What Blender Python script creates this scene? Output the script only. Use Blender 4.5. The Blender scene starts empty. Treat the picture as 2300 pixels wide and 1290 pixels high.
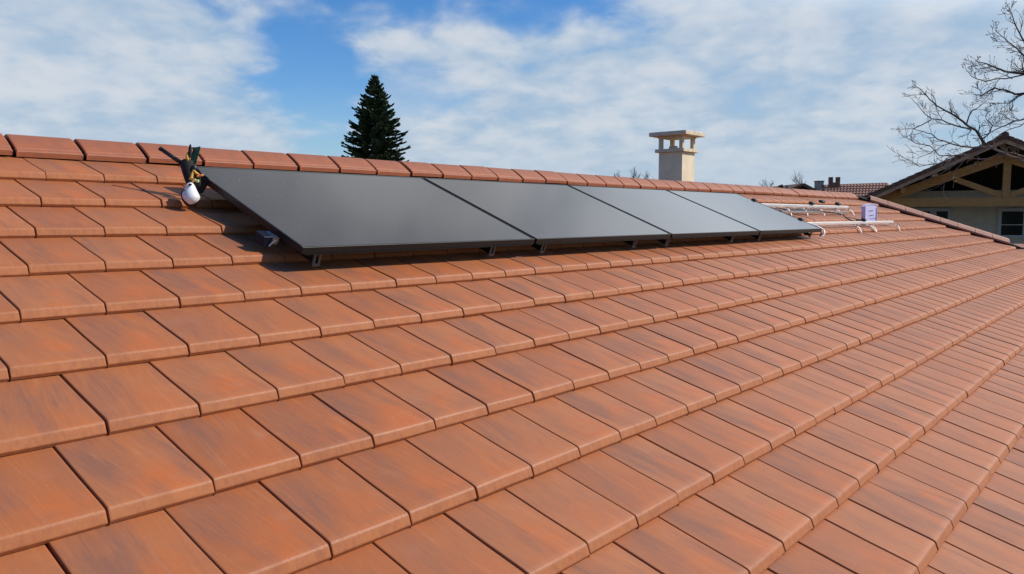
import bpy, math, random
from mathutils import Vector, Matrix, noise as mnoise
R = math.radians
random.seed(7)
SC = bpy.context.scene
COL = SC.collection

# ------------------------------------------------------------------ camera
F = 1748.234                                   # focal length in pixels of the 2300 px wide photograph
RW = Matrix(((0.649101, -0.760701, -0.001444), (-0.069308, -0.05725, -0.995951), (0.757538, 0.646573, -0.089884)))
CAMPOS = Vector((-0.773302, -1.974214, 0.752176))
RT = RW.transposed()
cam_d = bpy.data.cameras.new('camera'); cam = bpy.data.objects.new('camera', cam_d); COL.objects.link(cam)
cam_d.sensor_width = 36.0; cam_d.lens = 36.0 * F / 2300.0
cam_d.clip_start = 0.05; cam_d.clip_end = 5000
right, down, fwd = Vector(RW[0]), Vector(RW[1]), Vector(RW[2])
m3 = Matrix((right, -down, -fwd)).transposed()
cam.matrix_world = Matrix.Translation(CAMPOS) @ m3.to_4x4()
SC.camera = cam
SC.view_settings.view_transform = 'Standard'; SC.view_settings.look = 'None'
SC.view_settings.exposure = 0.0; SC.view_settings.gamma = 1.0

# ------------------------------------------------------------------ sun + sky
SUN = Vector((0.71, -0.727, 0.785)).normalized()
sun_d = bpy.data.lights.new('sun', 'SUN'); sun = bpy.data.objects.new('sun', sun_d); COL.objects.link(sun)
sun_d.energy = 4.3; sun_d.angle = R(0.5); sun_d.color = (1.0, 0.93, 0.82)
sun.rotation_euler = (-SUN).to_track_quat('-Z', 'Y').to_euler()

world = bpy.data.worlds.new('World'); SC.world = world; world.use_nodes = True
wt = world.node_tree; wt.nodes.clear()
class NT:
    """small helper for writing node trees"""
    def __init__(s, t): s.t = t
    def n(s, typ, **kw):
        nd = s.t.nodes.new(typ)
        for k, v in kw.items():
            if k[0] == 'i' and k[1:].isdigit():
                i = nd.inputs[int(k[1:])]
                if hasattr(v, 'is_output'): s.t.links.new(v, i)
                else: i.default_value = v
            elif k in ('op',): nd.operation = v
            else: setattr(nd, k, v)
        return nd
    def m(s, op, a, b=0.0, c=0.0, clamp=False):
        nd = s.n('ShaderNodeMath', op=op, i0=a, i1=b, i2=c); nd.use_clamp = clamp
        return nd.outputs[0]
    def vm(s, op, a, b=(0, 0, 0)):
        return s.n('ShaderNodeVectorMath', op=op, i0=a, i1=b)
    def comb(s, x, y, z): return s.n('ShaderNodeCombineXYZ', i0=x, i1=y, i2=z).outputs[0]
    def noise(s, vec, scale, detail=4.0, rough=0.5, dist=0.0):
        nd = s.n('ShaderNodeTexNoise'); s.t.links.new(vec, nd.inputs['Vector'])
        nd.inputs['Scale'].default_value = scale; nd.inputs['Detail'].default_value = detail
        nd.inputs['Roughness'].default_value = rough; nd.inputs['Distortion'].default_value = dist
        return nd.outputs['Fac']
    def ss(s, x, lo, hi, tlo=0.0, thi=1.0):
        nd = s.n('ShaderNodeMapRange'); nd.interpolation_type = 'SMOOTHSTEP'
        s.t.links.new(x, nd.inputs[0])
        for k, v in zip((1, 2, 3, 4), (lo, hi, tlo, thi)): nd.inputs[k].default_value = v
        return nd.outputs[0]
    def mix(s, f, a, b):
        nd = s.n('ShaderNodeMix'); nd.data_type = 'RGBA'
        for i, v in ((0, f), (6, a), (7, b)):
            if hasattr(v, 'is_output'): s.t.links.new(v, nd.inputs[i])
            else: nd.inputs[i].default_value = v if i == 0 else (*v, 1.0)[:4]
        return nd.outputs[2]
w = NT(wt)
SKY_STRENGTH = 0.12
sky = w.n('ShaderNodeTexSky'); sky.sky_type = 'NISHITA'; sky.sun_disc = False
sky.sun_elevation = math.asin(SUN.z); sky.sun_rotation = math.atan2(SUN.x, SUN.y)
sky.air_density = 1.0; sky.dust_density = 0.6; sky.ozone_density = 2.2
tc = w.n('ShaderNodeTexCoord').outputs['Generated']
hr = Vector((right.x, right.y, 0)).normalized(); hf = Vector((-hr.y, hr.x, 0))
da = w.vm('DOT_PRODUCT', tc, tuple(hr)).outputs['Value']
db = w.vm('DOT_PRODUCT', tc, tuple(hf)).outputs['Value']
dz = w.n('ShaderNodeSeparateXYZ', i0=tc).outputs[2]
dzp = w.m('MAXIMUM', dz, 0.0)
# clouds on a flat layer high above: directions projected on it
den = w.m('ADD', dzp, 0.27)
px = w.m('DIVIDE', da, den); py = w.m('DIVIDE', db, den)
pl = w.comb(px, py, 0.0)
rot = w.n('ShaderNodeMapping'); wt.links.new(pl, rot.inputs['Vector'])
rot.inputs['Rotation'].default_value = (0, 0, R(20)); rot.inputs['Scale'].default_value = (1.5, 1.35, 1)
pc = rot.outputs[0]
n_big = w.noise(pc, 0.55, 3.0, 0.5, 0.2)
n_mid = w.noise(pc, 1.7, 4.0, 0.48, 0.3)
n_fine = w.noise(pc, 5.2, 4.0, 0.5, 0.25)
# the clear gaps between the banks of cloud, given as bearing / height over the horizon
dbm = w.m('MAXIMUM', db, 0.05)
sx = w.m('DIVIDE', da, dbm); sy = w.m('DIVIDE', dz, dbm)
wob = w.m('ADD', w.m('MULTIPLY', w.m('SUBTRACT', n_mid, 0.5), 1.7), w.m('MULTIPLY', w.m('SUBTRACT', n_fine, 0.5), 1.1))
def ell(cx, cy, rx, ry, tilt=0.0):
    ct, st = math.cos(tilt), math.sin(tilt)
    ax = w.m('SUBTRACT', sx, cx); ay = w.m('SUBTRACT', sy, cy)
    ex = w.m('ADD', w.m('MULTIPLY', ax, ct / rx), w.m('MULTIPLY', ay, st / rx))
    ey = w.m('ADD', w.m('MULTIPLY', ax, -st / ry), w.m('MULTIPLY', ay, ct / ry))
    r2 = w.m('SQRT', w.m('ADD', w.m('MULTIPLY', ex, ex), w.m('MULTIPLY', ey, ey)))
    return w.ss(w.m('ADD', r2, w.m('MULTIPLY', wob, 1.0)), 0.30, 1.50, 1.0, 0.0)
gap = w.m('MAXIMUM', ell(-0.11, 0.305, 0.30, 0.078, -0.04), ell(-0.245, 0.175, 0.075, 0.12, 0.35))
gap = w.m('MAXIMUM', gap, w.m('MULTIPLY', ell(-0.15, 0.15, 0.12, 0.05, 0.1), 0.55))
clear = w.ss(db, -0.05, 0.40, 0.55, 0.0)              # the sun's side of the sky is open
clear = w.m('MAXIMUM', clear, w.ss(dz, 0.60, 0.82, 0.0, 0.5))
cov = w.m('ADD', w.m('MULTIPLY', n_mid, 0.7), w.m('MULTIPLY', n_big, 0.5))
cov = w.m('ADD', cov, w.m('MULTIPLY', n_fine, 0.25))
cov = w.m('SUBTRACT', w.m('ADD', cov, 0.10), clear)
mask = w.ss(cov, 0.44, 0.74)
mask = w.m('MULTIPLY', mask, w.ss(gap, 0.12, 0.95, 1.0, 0.03))
n_cell = w.noise(pc, 11.0, 3.0, 0.5, 0.3)
tk = w.m('ADD', w.m('MULTIPLY', n_fine, 0.55), w.m('MULTIPLY', n_mid, 0.60))
tk = w.m('ADD', tk, w.m('MULTIPLY', n_cell, 0.20))
thick = w.ss(tk, 0.48, 0.86)
thick = w.m('ADD', w.m('MULTIPLY', w.m('SUBTRACT', thick, 0.35), w.ss(dz, 0.02, 0.13, 0.25, 1.0)), 0.35, clamp=True)
ccol = w.mix(thick, (3.15, 4.3, 5.6), (5.5, 5.85, 6.3))
lift = w.m('MULTIPLY', w.ss(sy, 0.235, 0.36), w.ss(sx, 0.05, 0.50))
ccol = w.mix(w.ss(sy, 0.33, 0.45), ccol, w.mix(w.ss(n_mid, 0.36, 0.62), (2.7, 2.85, 3.1), (6.2, 6.2, 6.2)))
ccol = w.mix(w.m('MULTIPLY', lift, 0.9), ccol, (10.6, 11.3, 12.0))
# pale air low over the horizon
low = w.ss(dz, 0.0, 0.17, 0.8, 0.0)
hsv = w.n('ShaderNodeHueSaturation'); wt.links.new(sky.outputs[0], hsv.inputs['Color'])
hsv.inputs['Saturation'].default_value = 1.38; hsv.inputs['Value'].default_value = 1.0
deep = w.vm('MULTIPLY', hsv.outputs[0], (0.85, 0.97, 1.16)).outputs[0]
base = w.mix(low, deep, (3.0, 4.5, 5.75))
scol = w.mix(w.m('MULTIPLY', mask, 0.93), base, ccol)
bg = w.n('ShaderNodeBackground', i0=scol, i1=SKY_STRENGTH)
wo = w.n('ShaderNodeOutputWorld'); wt.links.new(bg.outputs[0], wo.inputs[0])

# ------------------------------------------------------------------ helpers
TH = R(22.0); CT, ST = math.cos(TH), math.sin(TH)
def P(u, v, n=0.0):                      # a point of the roof slope: along the ridge, up the slope, off the slope
    return Vector((u, v * CT - n * ST, v * ST + n * CT))
PU, PV, PN = Vector((1, 0, 0)), Vector((0, CT, ST)), Vector((0, -ST, CT))
def at(x, y, z):                         # the point seen at pixel (x, y) of the photograph, z metres away
    return CAMPOS + RT @ (Vector(((x - 1150) / F, (y - 645) / F, 1.0)) * z)

class MB:
    def __init__(s): s.v = []; s.f = []; s.mi = []; s.uv = None
    def add(s, vs, fs, mi=0):
        o = len(s.v); s.v += [Vector(p) for p in vs]
        for f in fs: s.f.append([i + o for i in f]); s.mi.append(mi)
    def box(s, c, ax, ay, az, bev=0.0, mi=0):
        """box with centre c and half-axis vectors; bev rounds its edges"""
        c, ax, ay, az = map(Vector, (c, ax, ay, az))
        if bev <= 0:
            vs = [c + ax * i + ay * j + az * k for i in (-1, 1) for j in (-1, 1) for k in (-1, 1)]
            s.add(vs, [(0, 1, 3, 2), (4, 6, 7, 5), (0, 4, 5, 1), (2, 3, 7, 6), (0, 2, 6, 4), (1, 5, 7, 3)], mi); return
        la, lb, lc = ax.length, ay.length, az.length
        b = min(bev, la * .45, lb * .45, lc * .45)
        vs = []; idx = {}
        for i in (-1, 1):
            for j in (-1, 1):
                for k in (-1, 1):
                    for t in range(3):
                        fx = 1 if t == 0 else 1 - b / la; fy = 1 if t == 1 else 1 - b / lb; fz = 1 if t == 2 else 1 - b / lc
                        idx[i, j, k, t] = len(vs); vs.append(c + ax * i * fx + ay * j * fy + az * k * fz)
        fs = []
        for t in range(3):
            for sg in (-1, 1):
                cs = [(-1, -1), (1, -1), (1, 1), (-1, 1)]
                q = []
                for a, b2 in cs:
                    key = [0, 0, 0]; key[t] = sg; key[(t + 1) % 3] = a; key[(t + 2) % 3] = b2
                    q.append(idx[key[0], key[1], key[2], t])
                fs.append(q if sg > 0 else q[::-1])
        for t in range(3):
            a, b2 = (t + 1) % 3, (t + 2) % 3
            for p in (-1, 1):
                for q in (-1, 1):
                    def k(sg, tt):
                        key = [0, 0, 0]; key[t] = sg; key[a] = p; key[b2] = q
                        return idx[key[0], key[1], key[2], tt]
                    f = [k(-1, a), k(1, a), k(1, b2), k(-1, b2)]
                    fs.append(f if p * q > 0 else f[::-1])
        for i in (-1, 1):
            for j in (-1, 1):
                for k in (-1, 1):
                    f = [idx[i, j, k, 0], idx[i, j, k, 1], idx[i, j, k, 2]]
                    fs.append(f if i * j * k > 0 else f[::-1])
        s.add(vs, fs, mi)
    def bar(s, a, b, wd, hd, up=(0, 0, 1), bev=0.0, mi=0):
        a, b = Vector(a), Vector(b); d = (b - a); L = d.length; d.normalize()
        sd = d.cross(Vector(up)); sd.normalize(); u = sd.cross(d)
        s.box((a + b) / 2, d * L / 2, sd * wd / 2, u * hd / 2, bev, mi)
    def tube(s, pts, rad, sides=6, mi=0, cap=True):
        pts = [Vector(p) for p in pts]; n = len(pts)
        if not hasattr(rad, '__len__'): rad = [rad] * n
        ref = None; vs = []
        for i, p in enumerate(pts):
            t = (pts[min(i + 1, n - 1)] - pts[max(i - 1, 0)])
            if t.length < 1e-9: t = Vector((0, 0, 1))
            t.normalize()
            if ref is None:
                ref = t.orthogonal().normalized()
            ref = (ref - t * ref.dot(t))
            if ref.length < 1e-6: ref = t.orthogonal()
            ref.normalize(); b = t.cross(ref)
            for k in range(sides):
                a = 2 * math.pi * k / sides
                vs.append(p + (ref * math.cos(a) + b * math.sin(a)) * rad[i])
        fs = []
        for i in range(n - 1):
            for k in range(sides):
                k2 = (k + 1) % sides
                fs.append((i * sides + k, i * sides + k2, (i + 1) * sides + k2, (i + 1) * sides + k))
        if cap:
            fs.append(tuple(range(sides))[::-1]); fs.append(tuple((n - 1) * sides + k for k in range(sides)))
        s.add(vs, fs, mi)
    def strip(s, pts, width_vec, thick, mi=0):
        """a band of constant width following pts, with real thickness"""
        pts = [Vector(p) for p in pts]; wv = Vector(width_vec); n = len(pts); vs = []
        for i, p in enumerate(pts):
            t = (pts[min(i + 1, n - 1)] - pts[max(i - 1, 0)]).normalized()
            nn = t.cross(wv).normalized() * thick / 2
            vs += [p - wv / 2 - nn, p + wv / 2 - nn, p + wv / 2 + nn, p - wv / 2 + nn]
        fs = []
        for i in range(n - 1):
            a, b = i * 4, i * 4 + 4
            for k in range(4):
                k2 = (k + 1) % 4; fs.append((a + k, a + k2, b + k2, b + k))
        fs += [(3, 2, 1, 0), tuple((n - 1) * 4 + k for k in range(4))]
        s.add(vs, fs, mi)
    def prism(s, poly, vec, mi=0):
        poly = [Vector(p) for p in poly]; vec = Vector(vec); n = len(poly)
        vs = poly + [p + vec for p in poly]
        fs = [tuple(range(n))[::-1], tuple(range(n, 2 * n))]
        fs += [(i, (i + 1) % n, n + (i + 1) % n, n + i) for i in range(n)]
        s.add(vs, fs, mi)
    def ball(s, c, rx, ry=None, rz=None, seg=10, rings=7, mi=0, ax=None):
        c = Vector(c); ry = ry or rx; rz = rz or rx
        A = ax or (Vector((1, 0, 0)), Vector((0, 1, 0)), Vector((0, 0, 1)))
        vs = [c + A[2] * rz]
        for i in range(1, rings):
            ph = math.pi * i / rings
            for k in range(seg):
                a = 2 * math.pi * k / seg
                vs.append(c + A[0] * rx * math.sin(ph) * math.cos(a) + A[1] * ry * math.sin(ph) * math.sin(a) + A[2] * rz * math.cos(ph))
        vs.append(c - A[2] * rz)
        fs = [(0, 1 + k, 1 + (k + 1) % seg) for k in range(seg)]
        for i in range(rings - 2):
            for k in range(seg):
                k2 = (k + 1) % seg; a = 1 + i * seg
                fs.append((a + k, a + seg + k, a + seg + k2, a + k2))
        e = len(vs) - 1; a = 1 + (rings - 2) * seg
        fs += [(a + (k + 1) % seg, a + k, e) for k in range(seg)]
        s.add(vs, fs, mi)
    def build(s, name, mats, parent=None, loc=None, smooth=False):
        """link as ONE mesh object; vertices are given in world space"""
        if loc is None:
            if parent is not None: loc = parent_loc(parent)
            else:
                xs = [p.x for p in s.v]; ys = [p.y for p in s.v]; zs = [p.z for p in s.v]
                loc = Vector(((min(xs) + max(xs)) / 2, (min(ys) + max(ys)) / 2, min(zs)))
        loc = Vector(loc)
        me = bpy.data.meshes.new(name)
        me.from_pydata([tuple(p - loc) for p in s.v], [], s.f)
        if not isinstance(mats, (list, tuple)): mats = [mats]
        for mm in mats: me.materials.append(mm)
        if len(mats) > 1: me.polygons.foreach_set('material_index', s.mi)
        if smooth: me.polygons.foreach_set('use_smooth', [True] * len(me.polygons))
        me.update()
        o = bpy.data.objects.new(name, me); COL.objects.link(o)
        if parent is not None:
            o.parent = parent; o.location = loc - parent_loc(parent)
        else: o.location = loc
        return o
def parent_loc(o):
    l = Vector(o.location)
    while o.parent is not None:
        o = o.parent; l += Vector(o.location)
    return l
def tag(o, label=None, cat=None, group=None, kind=None):
    if label: o['label'] = label
    if cat: o['category'] = cat
    if group: o['group'] = group
    if kind: o['kind'] = kind
    return o
def thing(name, label, cat, loc, group=None):
    o = bpy.data.objects.new(name, None); COL.objects.link(o); o.location = Vector(loc); o.empty_display_size = 0.1
    return tag(o, label, cat, group)
def copy_tree(o, off, parent=None):
    c = o.copy(); COL.objects.link(c)
    if parent is not None: c.parent = parent
    else: c.location = Vector(o.location) + Vector(off)
    for ch in [x for x in bpy.data.objects if x.parent == o]: copy_tree(ch, off, c)
    return c

# ------------------------------------------------------------------ materials
def mat(name, col, rough=0.6, metal=0.0, var=0.0, scale=8.0, bump=0.0, col2=None, spec=None, stretch=(1, 1, 1), detail=5.0):
    m = bpy.data.materials.new(name); m.use_nodes = True
    t = NT(m.node_tree); b = m.node_tree.nodes['Principled BSDF']
    b.inputs['Roughness'].default_value = rough; b.inputs['Metallic'].default_value = metal
    if spec is not None: b.inputs['Specular IOR Level'].default_value = spec
    co = t.n('ShaderNodeTexCoord').outputs['Object']
    mp = t.n('ShaderNodeMapping'); m.node_tree.links.new(co, mp.inputs['Vector']); mp.inputs['Scale'].default_value = stretch
    nz = t.noise(mp.outputs[0], scale, detail, 0.6)
    c2 = col2 or tuple(c * (1 - var) for c in col)
    c1 = col if col2 else tuple(min(1, c * (1 + var * .5)) for c in col)
    o = t.mix(t.ss(nz, 0.3, 0.7), c1, c2)
    m.node_tree.links.new(o, b.inputs['Base Color'])
    if bump:
        bp = t.n('ShaderNodeBump'); bp.inputs['Strength'].default_value = bump; bp.inputs['Distance'].default_value = 0.01
        m.node_tree.links.new(nz, bp.inputs['Height']); m.node_tree.links.new(bp.outputs[0], b.inputs['Normal'])
    return m
def tile_material(name):
    m = bpy.data.materials.new(name); m.use_nodes = True
    t = NT(m.node_tree); L = m.node_tree.links; b = m.node_tree.nodes['Principled BSDF']
    uv = t.n('ShaderNodeUVMap'); uv.uv_map = 'tile'
    s = t.n('ShaderNodeSeparateXYZ', i0=uv.outputs[0]); ul, vl = s.outputs[0], s.outputs[1]
    at_ = t.n('ShaderNodeAttribute'); at_.attribute_name = 'rnd'
    sr = t.n('ShaderNodeSeparateColor'); L.new(at_.outputs['Color'], sr.inputs[0])
    r1, r2, r3 = sr.outputs
    sh = t.m('MULTIPLY', r1, 61.0); sh2 = t.m('MULTIPLY', r2, 37.0)
    # flame streaks running roughly down the slope, slightly askew
    ua = t.m('ADD', ul, t.m('MULTIPLY', vl, t.m('MULTIPLY', t.m('SUBTRACT', r3, 0.35), 0.5)))
    vs = t.comb(t.m('MULTIPLY', ua, 2.6), t.m('MULTIPLY', vl, 0.85), sh)
    flame = t.noise(vs, 1.25, 3.0, 0.5, 0.25)
    vf = t.comb(t.m('MULTIPLY', ua, 15.0), t.m('MULTIPLY', vl, 1.7), sh2)
    fine = t.noise(vf, 1.3, 4.0, 0.6, 0.2)
    cl = t.noise(t.comb(ul, t.m('MULTIPLY', vl, 1.3), sh2), 2.1, 3.0, 0.5)
    def blob(cx, cy, rx, ry):
        dx = t.m('DIVIDE', t.m('SUBTRACT', ul, cx), rx); dy = t.m('DIVIDE', t.m('SUBTRACT', vl, cy), ry)
        d = t.m('ADD', t.m('MULTIPLY', dx, dx), t.m('MULTIPLY', dy, dy))
        return t.ss(d, 0.0, 1.6, 1.0, 0.0)
    dk = t.m('ADD', t.m('MULTIPLY', t.ss(flame, 0.40, 0.70), 0.60), t.m('MULTIPLY', blob(0.30, 0.70, 0.27, 0.46), 0.46))
    dk = t.m('ADD', dk, t.m('MULTIPLY', t.ss(fine, 0.5, 0.75), t.m('ADD', t.m('MULTIPLY', dk, 0.55), 0.24)))
    brk = t.noise(t.comb(t.m('MULTIPLY', ua, 30.0), t.m('MULTIPLY', vl, 4.0), sh), 1.2, 4.0, 0.62, 0.3)
    dk = t.m('MULTIPLY', dk, t.ss(brk, 0.25, 0.62, 0.62, 1.12))
    dk = t.m('MULTIPLY', dk, t.m('ADD', 0.45, t.m('MULTIPLY', r2, 0.6)), clamp=True)
    og = t.m('MULTIPLY', blob(0.58, 0.27, 0.36, 0.30), t.ss(cl, 0.3, 0.65))
    og = t.m('MULTIPLY', og, t.m('ADD', 0.5, t.m('MULTIPLY', r3, 0.6)), clamp=True)
    c0 = t.mix(r1, (0.370, 0.111, 0.033), (0.420, 0.144, 0.050))
    c1 = t.mix(t.m('MULTIPLY', og, 0.75), c0, (0.49, 0.120, 0.022))
    c1 = t.mix(t.m('MULTIPLY', t.ss(cl, 0.55, 0.8), 0.4), c1, (0.44, 0.175, 0.090))
    c1 = t.mix(t.m('MULTIPLY', t.ss(t.noise(t.comb(t.m('MULTIPLY', ua, 22.0), t.m('MULTIPLY', vl, 1.5), sh), 1.1, 3.0, 0.55, 0.3), 0.52, 0.76), 0.26), c1, (0.50, 0.225, 0.115))
    c2 = t.mix(t.m('MULTIPLY', dk, 0.78), c1, (0.200, 0.090, 0.060))
    ns = t.noise(t.comb(t.m('MULTIPLY', ul, 9.0), t.m('MULTIPLY', vl, 11.0), sh), 1.6, 4.0, 0.65)
    nosem = t.ss(vl, 0.066, 0.082, 1.0, 0.0)
    nc = t.mix(t.ss(ns, 0.35, 0.72), (0.375, 0.128, 0.038), (0.28, 0.086, 0.030))
    c3 = t.mix(t.m('MULTIPLY', nosem, 0.7), c2, nc)
    # tiny pale specks and scratches of wear
    oc = t.n('ShaderNodeTexCoord').outputs['Object']
    spn = t.noise(oc, 170.0, 2.0, 0.5)
    c4 = t.mix(t.m('MULTIPLY', t.ss(spn, 0.735, 0.79), 0.55), c3, (0.62, 0.42, 0.30))
    spd = t.noise(t.vm('ADD', oc, (7.3, 1.1, 3.7)).outputs[0], 120.0, 2.0, 0.5)
    c5 = t.mix(t.m('MULTIPLY', t.ss(spd, 0.76, 0.81), 0.6), c4, (0.12, 0.06, 0.04))
    scv = t.comb(t.m('MULTIPLY', t.m('ADD', ul, t.m('MULTIPLY', vl, 0.6)), 34.0), t.m('MULTIPLY', vl, 6.0), sh2)
    scr = t.noise(scv, 1.6, 2.0, 0.5, 0.6)
    scm = t.m('MULTIPLY', t.ss(scr, 0.70, 0.76), t.ss(cl, 0.42, 0.6))
    c6 = t.mix(t.m('MULTIPLY', scm, 0.38), c5, (0.20, 0.085, 0.055))
    scr2 = t.noise(t.vm('ADD', scv, (11.0, 3.0, 5.0)).outputs[0], 1.9, 2.0, 0.5, 0.4)
    c7 = t.mix(t.m('MULTIPLY', t.ss(scr2, 0.74, 0.79), 0.35), c6, (0.58, 0.30, 0.18))
    mott = t.noise(oc, 26.0, 5.0, 0.65)
    c8 = t.mix(t.m('MULTIPLY', t.ss(mott, 0.42, 0.75), 0.22), c7, (0.26, 0.105, 0.06))
    L.new(c8, b.inputs['Base Color'])
    grain = t.noise(oc, 320.0, 3.0, 0.6)
    hgt = t.m('ADD', t.m('MULTIPLY', t.m('MULTIPLY', fine, 0.5), t.m('SUBTRACT', 1.0, nosem)), t.m('ADD', t.m('MULTIPLY', cl, 1.2), t.m('MULTIPLY', grain, 0.22)))
    bp = t.n('ShaderNodeBump'); bp.inputs['Strength'].default_value = 0.28; bp.inputs['Distance'].default_value = 0.006
    L.new(hgt, bp.inputs['Height']); L.new(bp.outputs[0], b.inputs['Normal'])
    rgh = t.ss(t.m('ADD', grain, t.m('MULTIPLY', dk, 0.3)), 0.2, 0.9, 0.46, 0.64)
    L.new(t.m('ADD', rgh, t.m('MULTIPLY', t.ss(vl, 0.050, 0.066, 1.0, 0.0), 0.20)), b.inputs['Roughness'])
    b.inputs['Specular IOR Level'].default_value = 0.42
    return m
M = {}
M['tile'] = tile_material('flamed_terracotta')
M['ridge'] = mat('ridge_terracotta', (0.37, 0.112, 0.042), 0.6, var=0.35, scale=11, bump=0.25, col2=(0.28, 0.095, 0.048))
M['pink_tile'] = mat('hip_terracotta', (0.40, 0.165, 0.10), 0.65, scale=9, bump=0.2, col2=(0.32, 0.13, 0.085))
M['underlay'] = mat('dark_underlay', (0.012, 0.010, 0.009), 0.9, var=0.3)
M['black_alu'] = mat('black_anodised', (0.008, 0.008, 0.008), 0.45, spec=0.3, var=0.3, scale=30)
M['alu'] = mat('aluminium', (0.88, 0.87, 0.81), 0.4, metal=0.1, var=0.08, scale=40, stretch=(0.2, 1, 1))
M['grey_alu'] = mat('grey_bracket', (0.42, 0.41, 0.40), 0.5, metal=0.5, var=0.2, scale=30)
M['shaded_alu'] = mat('shaded_bracket', (0.11, 0.107, 0.105), 0.6, metal=0.3, var=0.3, scale=30)  # bracket metal darkened to stand for the shade under the panels
M['black'] = mat('black_plastic', (0.010, 0.010, 0.011), 0.5, var=0.3, scale=20)
M['black_cloth'] = mat('black_cloth', (0.018, 0.015, 0.014), 0.85, var=0.4, scale=60, bump=0.3)
M['green'] = mat('green_webbing', (0.008, 0.075, 0.040), 0.75, var=0.35, scale=90, bump=0.4)
M['yellow'] = mat('yellow_rope', (0.72, 0.42, 0.06), 0.7, var=0.35, scale=60, bump=0.3)
M['orange_rope'] = mat('orange_rope', (0.72, 0.25, 0.07), 0.7, var=0.4, scale=60)
M['lime'] = mat('lime_buckle', (0.75, 0.75, 0.25), 0.5, var=0.2)
M['white'] = mat('white_shell', (0.80, 0.79, 0.78), 0.35, var=0.12, scale=25)
M['render_cream'] = mat('cream_render', (0.76, 0.64, 0.44), 0.9, var=0.10, scale=5, bump=0.15)
M['concrete'] = mat('cast_concrete', (0.66, 0.54, 0.37), 0.85, var=0.22, scale=14, bump=0.2)
M['lavender'] = mat('lavender_plastic', (0.70, 0.66, 0.87), 0.45, var=0.08, scale=6)
M['ink'] = mat('dark_ink', (0.10, 0.07, 0.16), 0.6)
M['timber'] = mat('gold_timber', (0.52, 0.245, 0.066), 0.7, scale=6, bump=0.2, col2=(0.36, 0.16, 0.045), stretch=(1, 1, 6))
M['timber_grey'] = mat('weathered_timber', (0.30, 0.19, 0.115), 0.75, scale=7, bump=0.2, col2=(0.19, 0.115, 0.065))
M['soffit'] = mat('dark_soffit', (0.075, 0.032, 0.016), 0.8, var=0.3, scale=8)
M['roof_dark'] = mat('old_roof_tile', (0.17, 0.075, 0.040), 0.8, var=0.4, scale=12, bump=0.3)
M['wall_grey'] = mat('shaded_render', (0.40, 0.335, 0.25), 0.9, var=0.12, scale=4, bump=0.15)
M['frame_grey'] = mat('window_frame_grey', (0.34, 0.335, 0.31), 0.6, var=0.1)
M['window_dark'] = mat('window_glass', (0.008, 0.009, 0.009), 0.15, var=0.2, scale=2, spec=0.12)
M['void'] = mat('boards_and_shade', (0.020, 0.014, 0.011), 0.9, var=0.4, scale=5)  # near-black: attic shade put into the colour, also far gable boarding
M['bark'] = mat('bark', (0.055, 0.045, 0.040), 0.85, var=0.4, scale=20)
M['bark_lit'] = mat('sunlit_bark', (0.20, 0.155, 0.12), 0.85, var=0.4, scale=20)  # lighter copy of the bark, with sunlight put into the colour
M['bark_far'] = mat('far_bark', (0.15, 0.14, 0.14), 0.85, var=0.3, scale=20)
M['brick_brown'] = mat('brown_brick', (0.22, 0.10, 0.06), 0.85, var=0.35, scale=14, bump=0.3)
M['grey_block'] = mat('grey_render', (0.27, 0.26, 0.235), 0.85, var=0.15, scale=8)
M['channel'] = mat('channel_tile', (0.25, 0.10, 0.06), 0.8, scale=9, bump=0.2, col2=(0.15, 0.075, 0.055))
M['ground'] = mat('garden_ground', (0.07, 0.085, 0.035), 0.95, scale=0.6, col2=(0.11, 0.09, 0.055), bump=0.3)
def needle_material():
    m = bpy.data.materials.new('spruce_needles'); m.use_nodes = True
    t = NT(m.node_tree); b = m.node_tree.nodes['Principled BSDF']
    co = t.n('ShaderNodeTexCoord').outputs['Object']
    o = t.mix(t.ss(t.noise(co, 2.6, 5.0, 0.6), 0.35, 0.68), (0.095, 0.120, 0.050), (0.030, 0.052, 0.028))
    m.node_tree.links.new(o, b.inputs['Base Color']); b.inputs['Roughness'].default_value = 0.7
    b.inputs['Specular IOR Level'].default_value = 0.25
    return m
M['needles'] = needle_material()
def glass_material():
    m = bpy.data.materials.new('black_solar_glass'); m.use_nodes = True
    t = NT(m.node_tree); L = m.node_tree.links; b = m.node_tree.nodes['Principled BSDF']
    co = t.n('ShaderNodeTexCoord').outputs['Object']
    dust = t.noise(co, 1.4, 5.0, 0.6)
    L.new(t.mix(t.ss(dust, 0.3, 0.75), (0.020, 0.020, 0.024), (0.028, 0.028, 0.031)), b.inputs['Base Color'])
    L.new(t.ss(dust, 0.3, 0.7, 0.06, 0.10), b.inputs['Roughness'])
    b.inputs['IOR'].default_value = 1.85
    return m
M['pv'] = glass_material()

# ------------------------------------------------------------------ our house: the big tiled roof
W_, E_ = 0.28, 0.28 * 1.2889
UHIP, VHIP, KHIP = 14.80, 2.90, 0.80            # the hip edge runs from the ridge end down and away
def hip_u(v): return UHIP + KHIP * (VHIP - v)
GROUND_Z = -5.2
house = thing('house', 'house in the foreground with its broad orange flat tiled roof, ridge and cream chimney', 'house', (6.0, 1.0, GROUND_Z))

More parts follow.
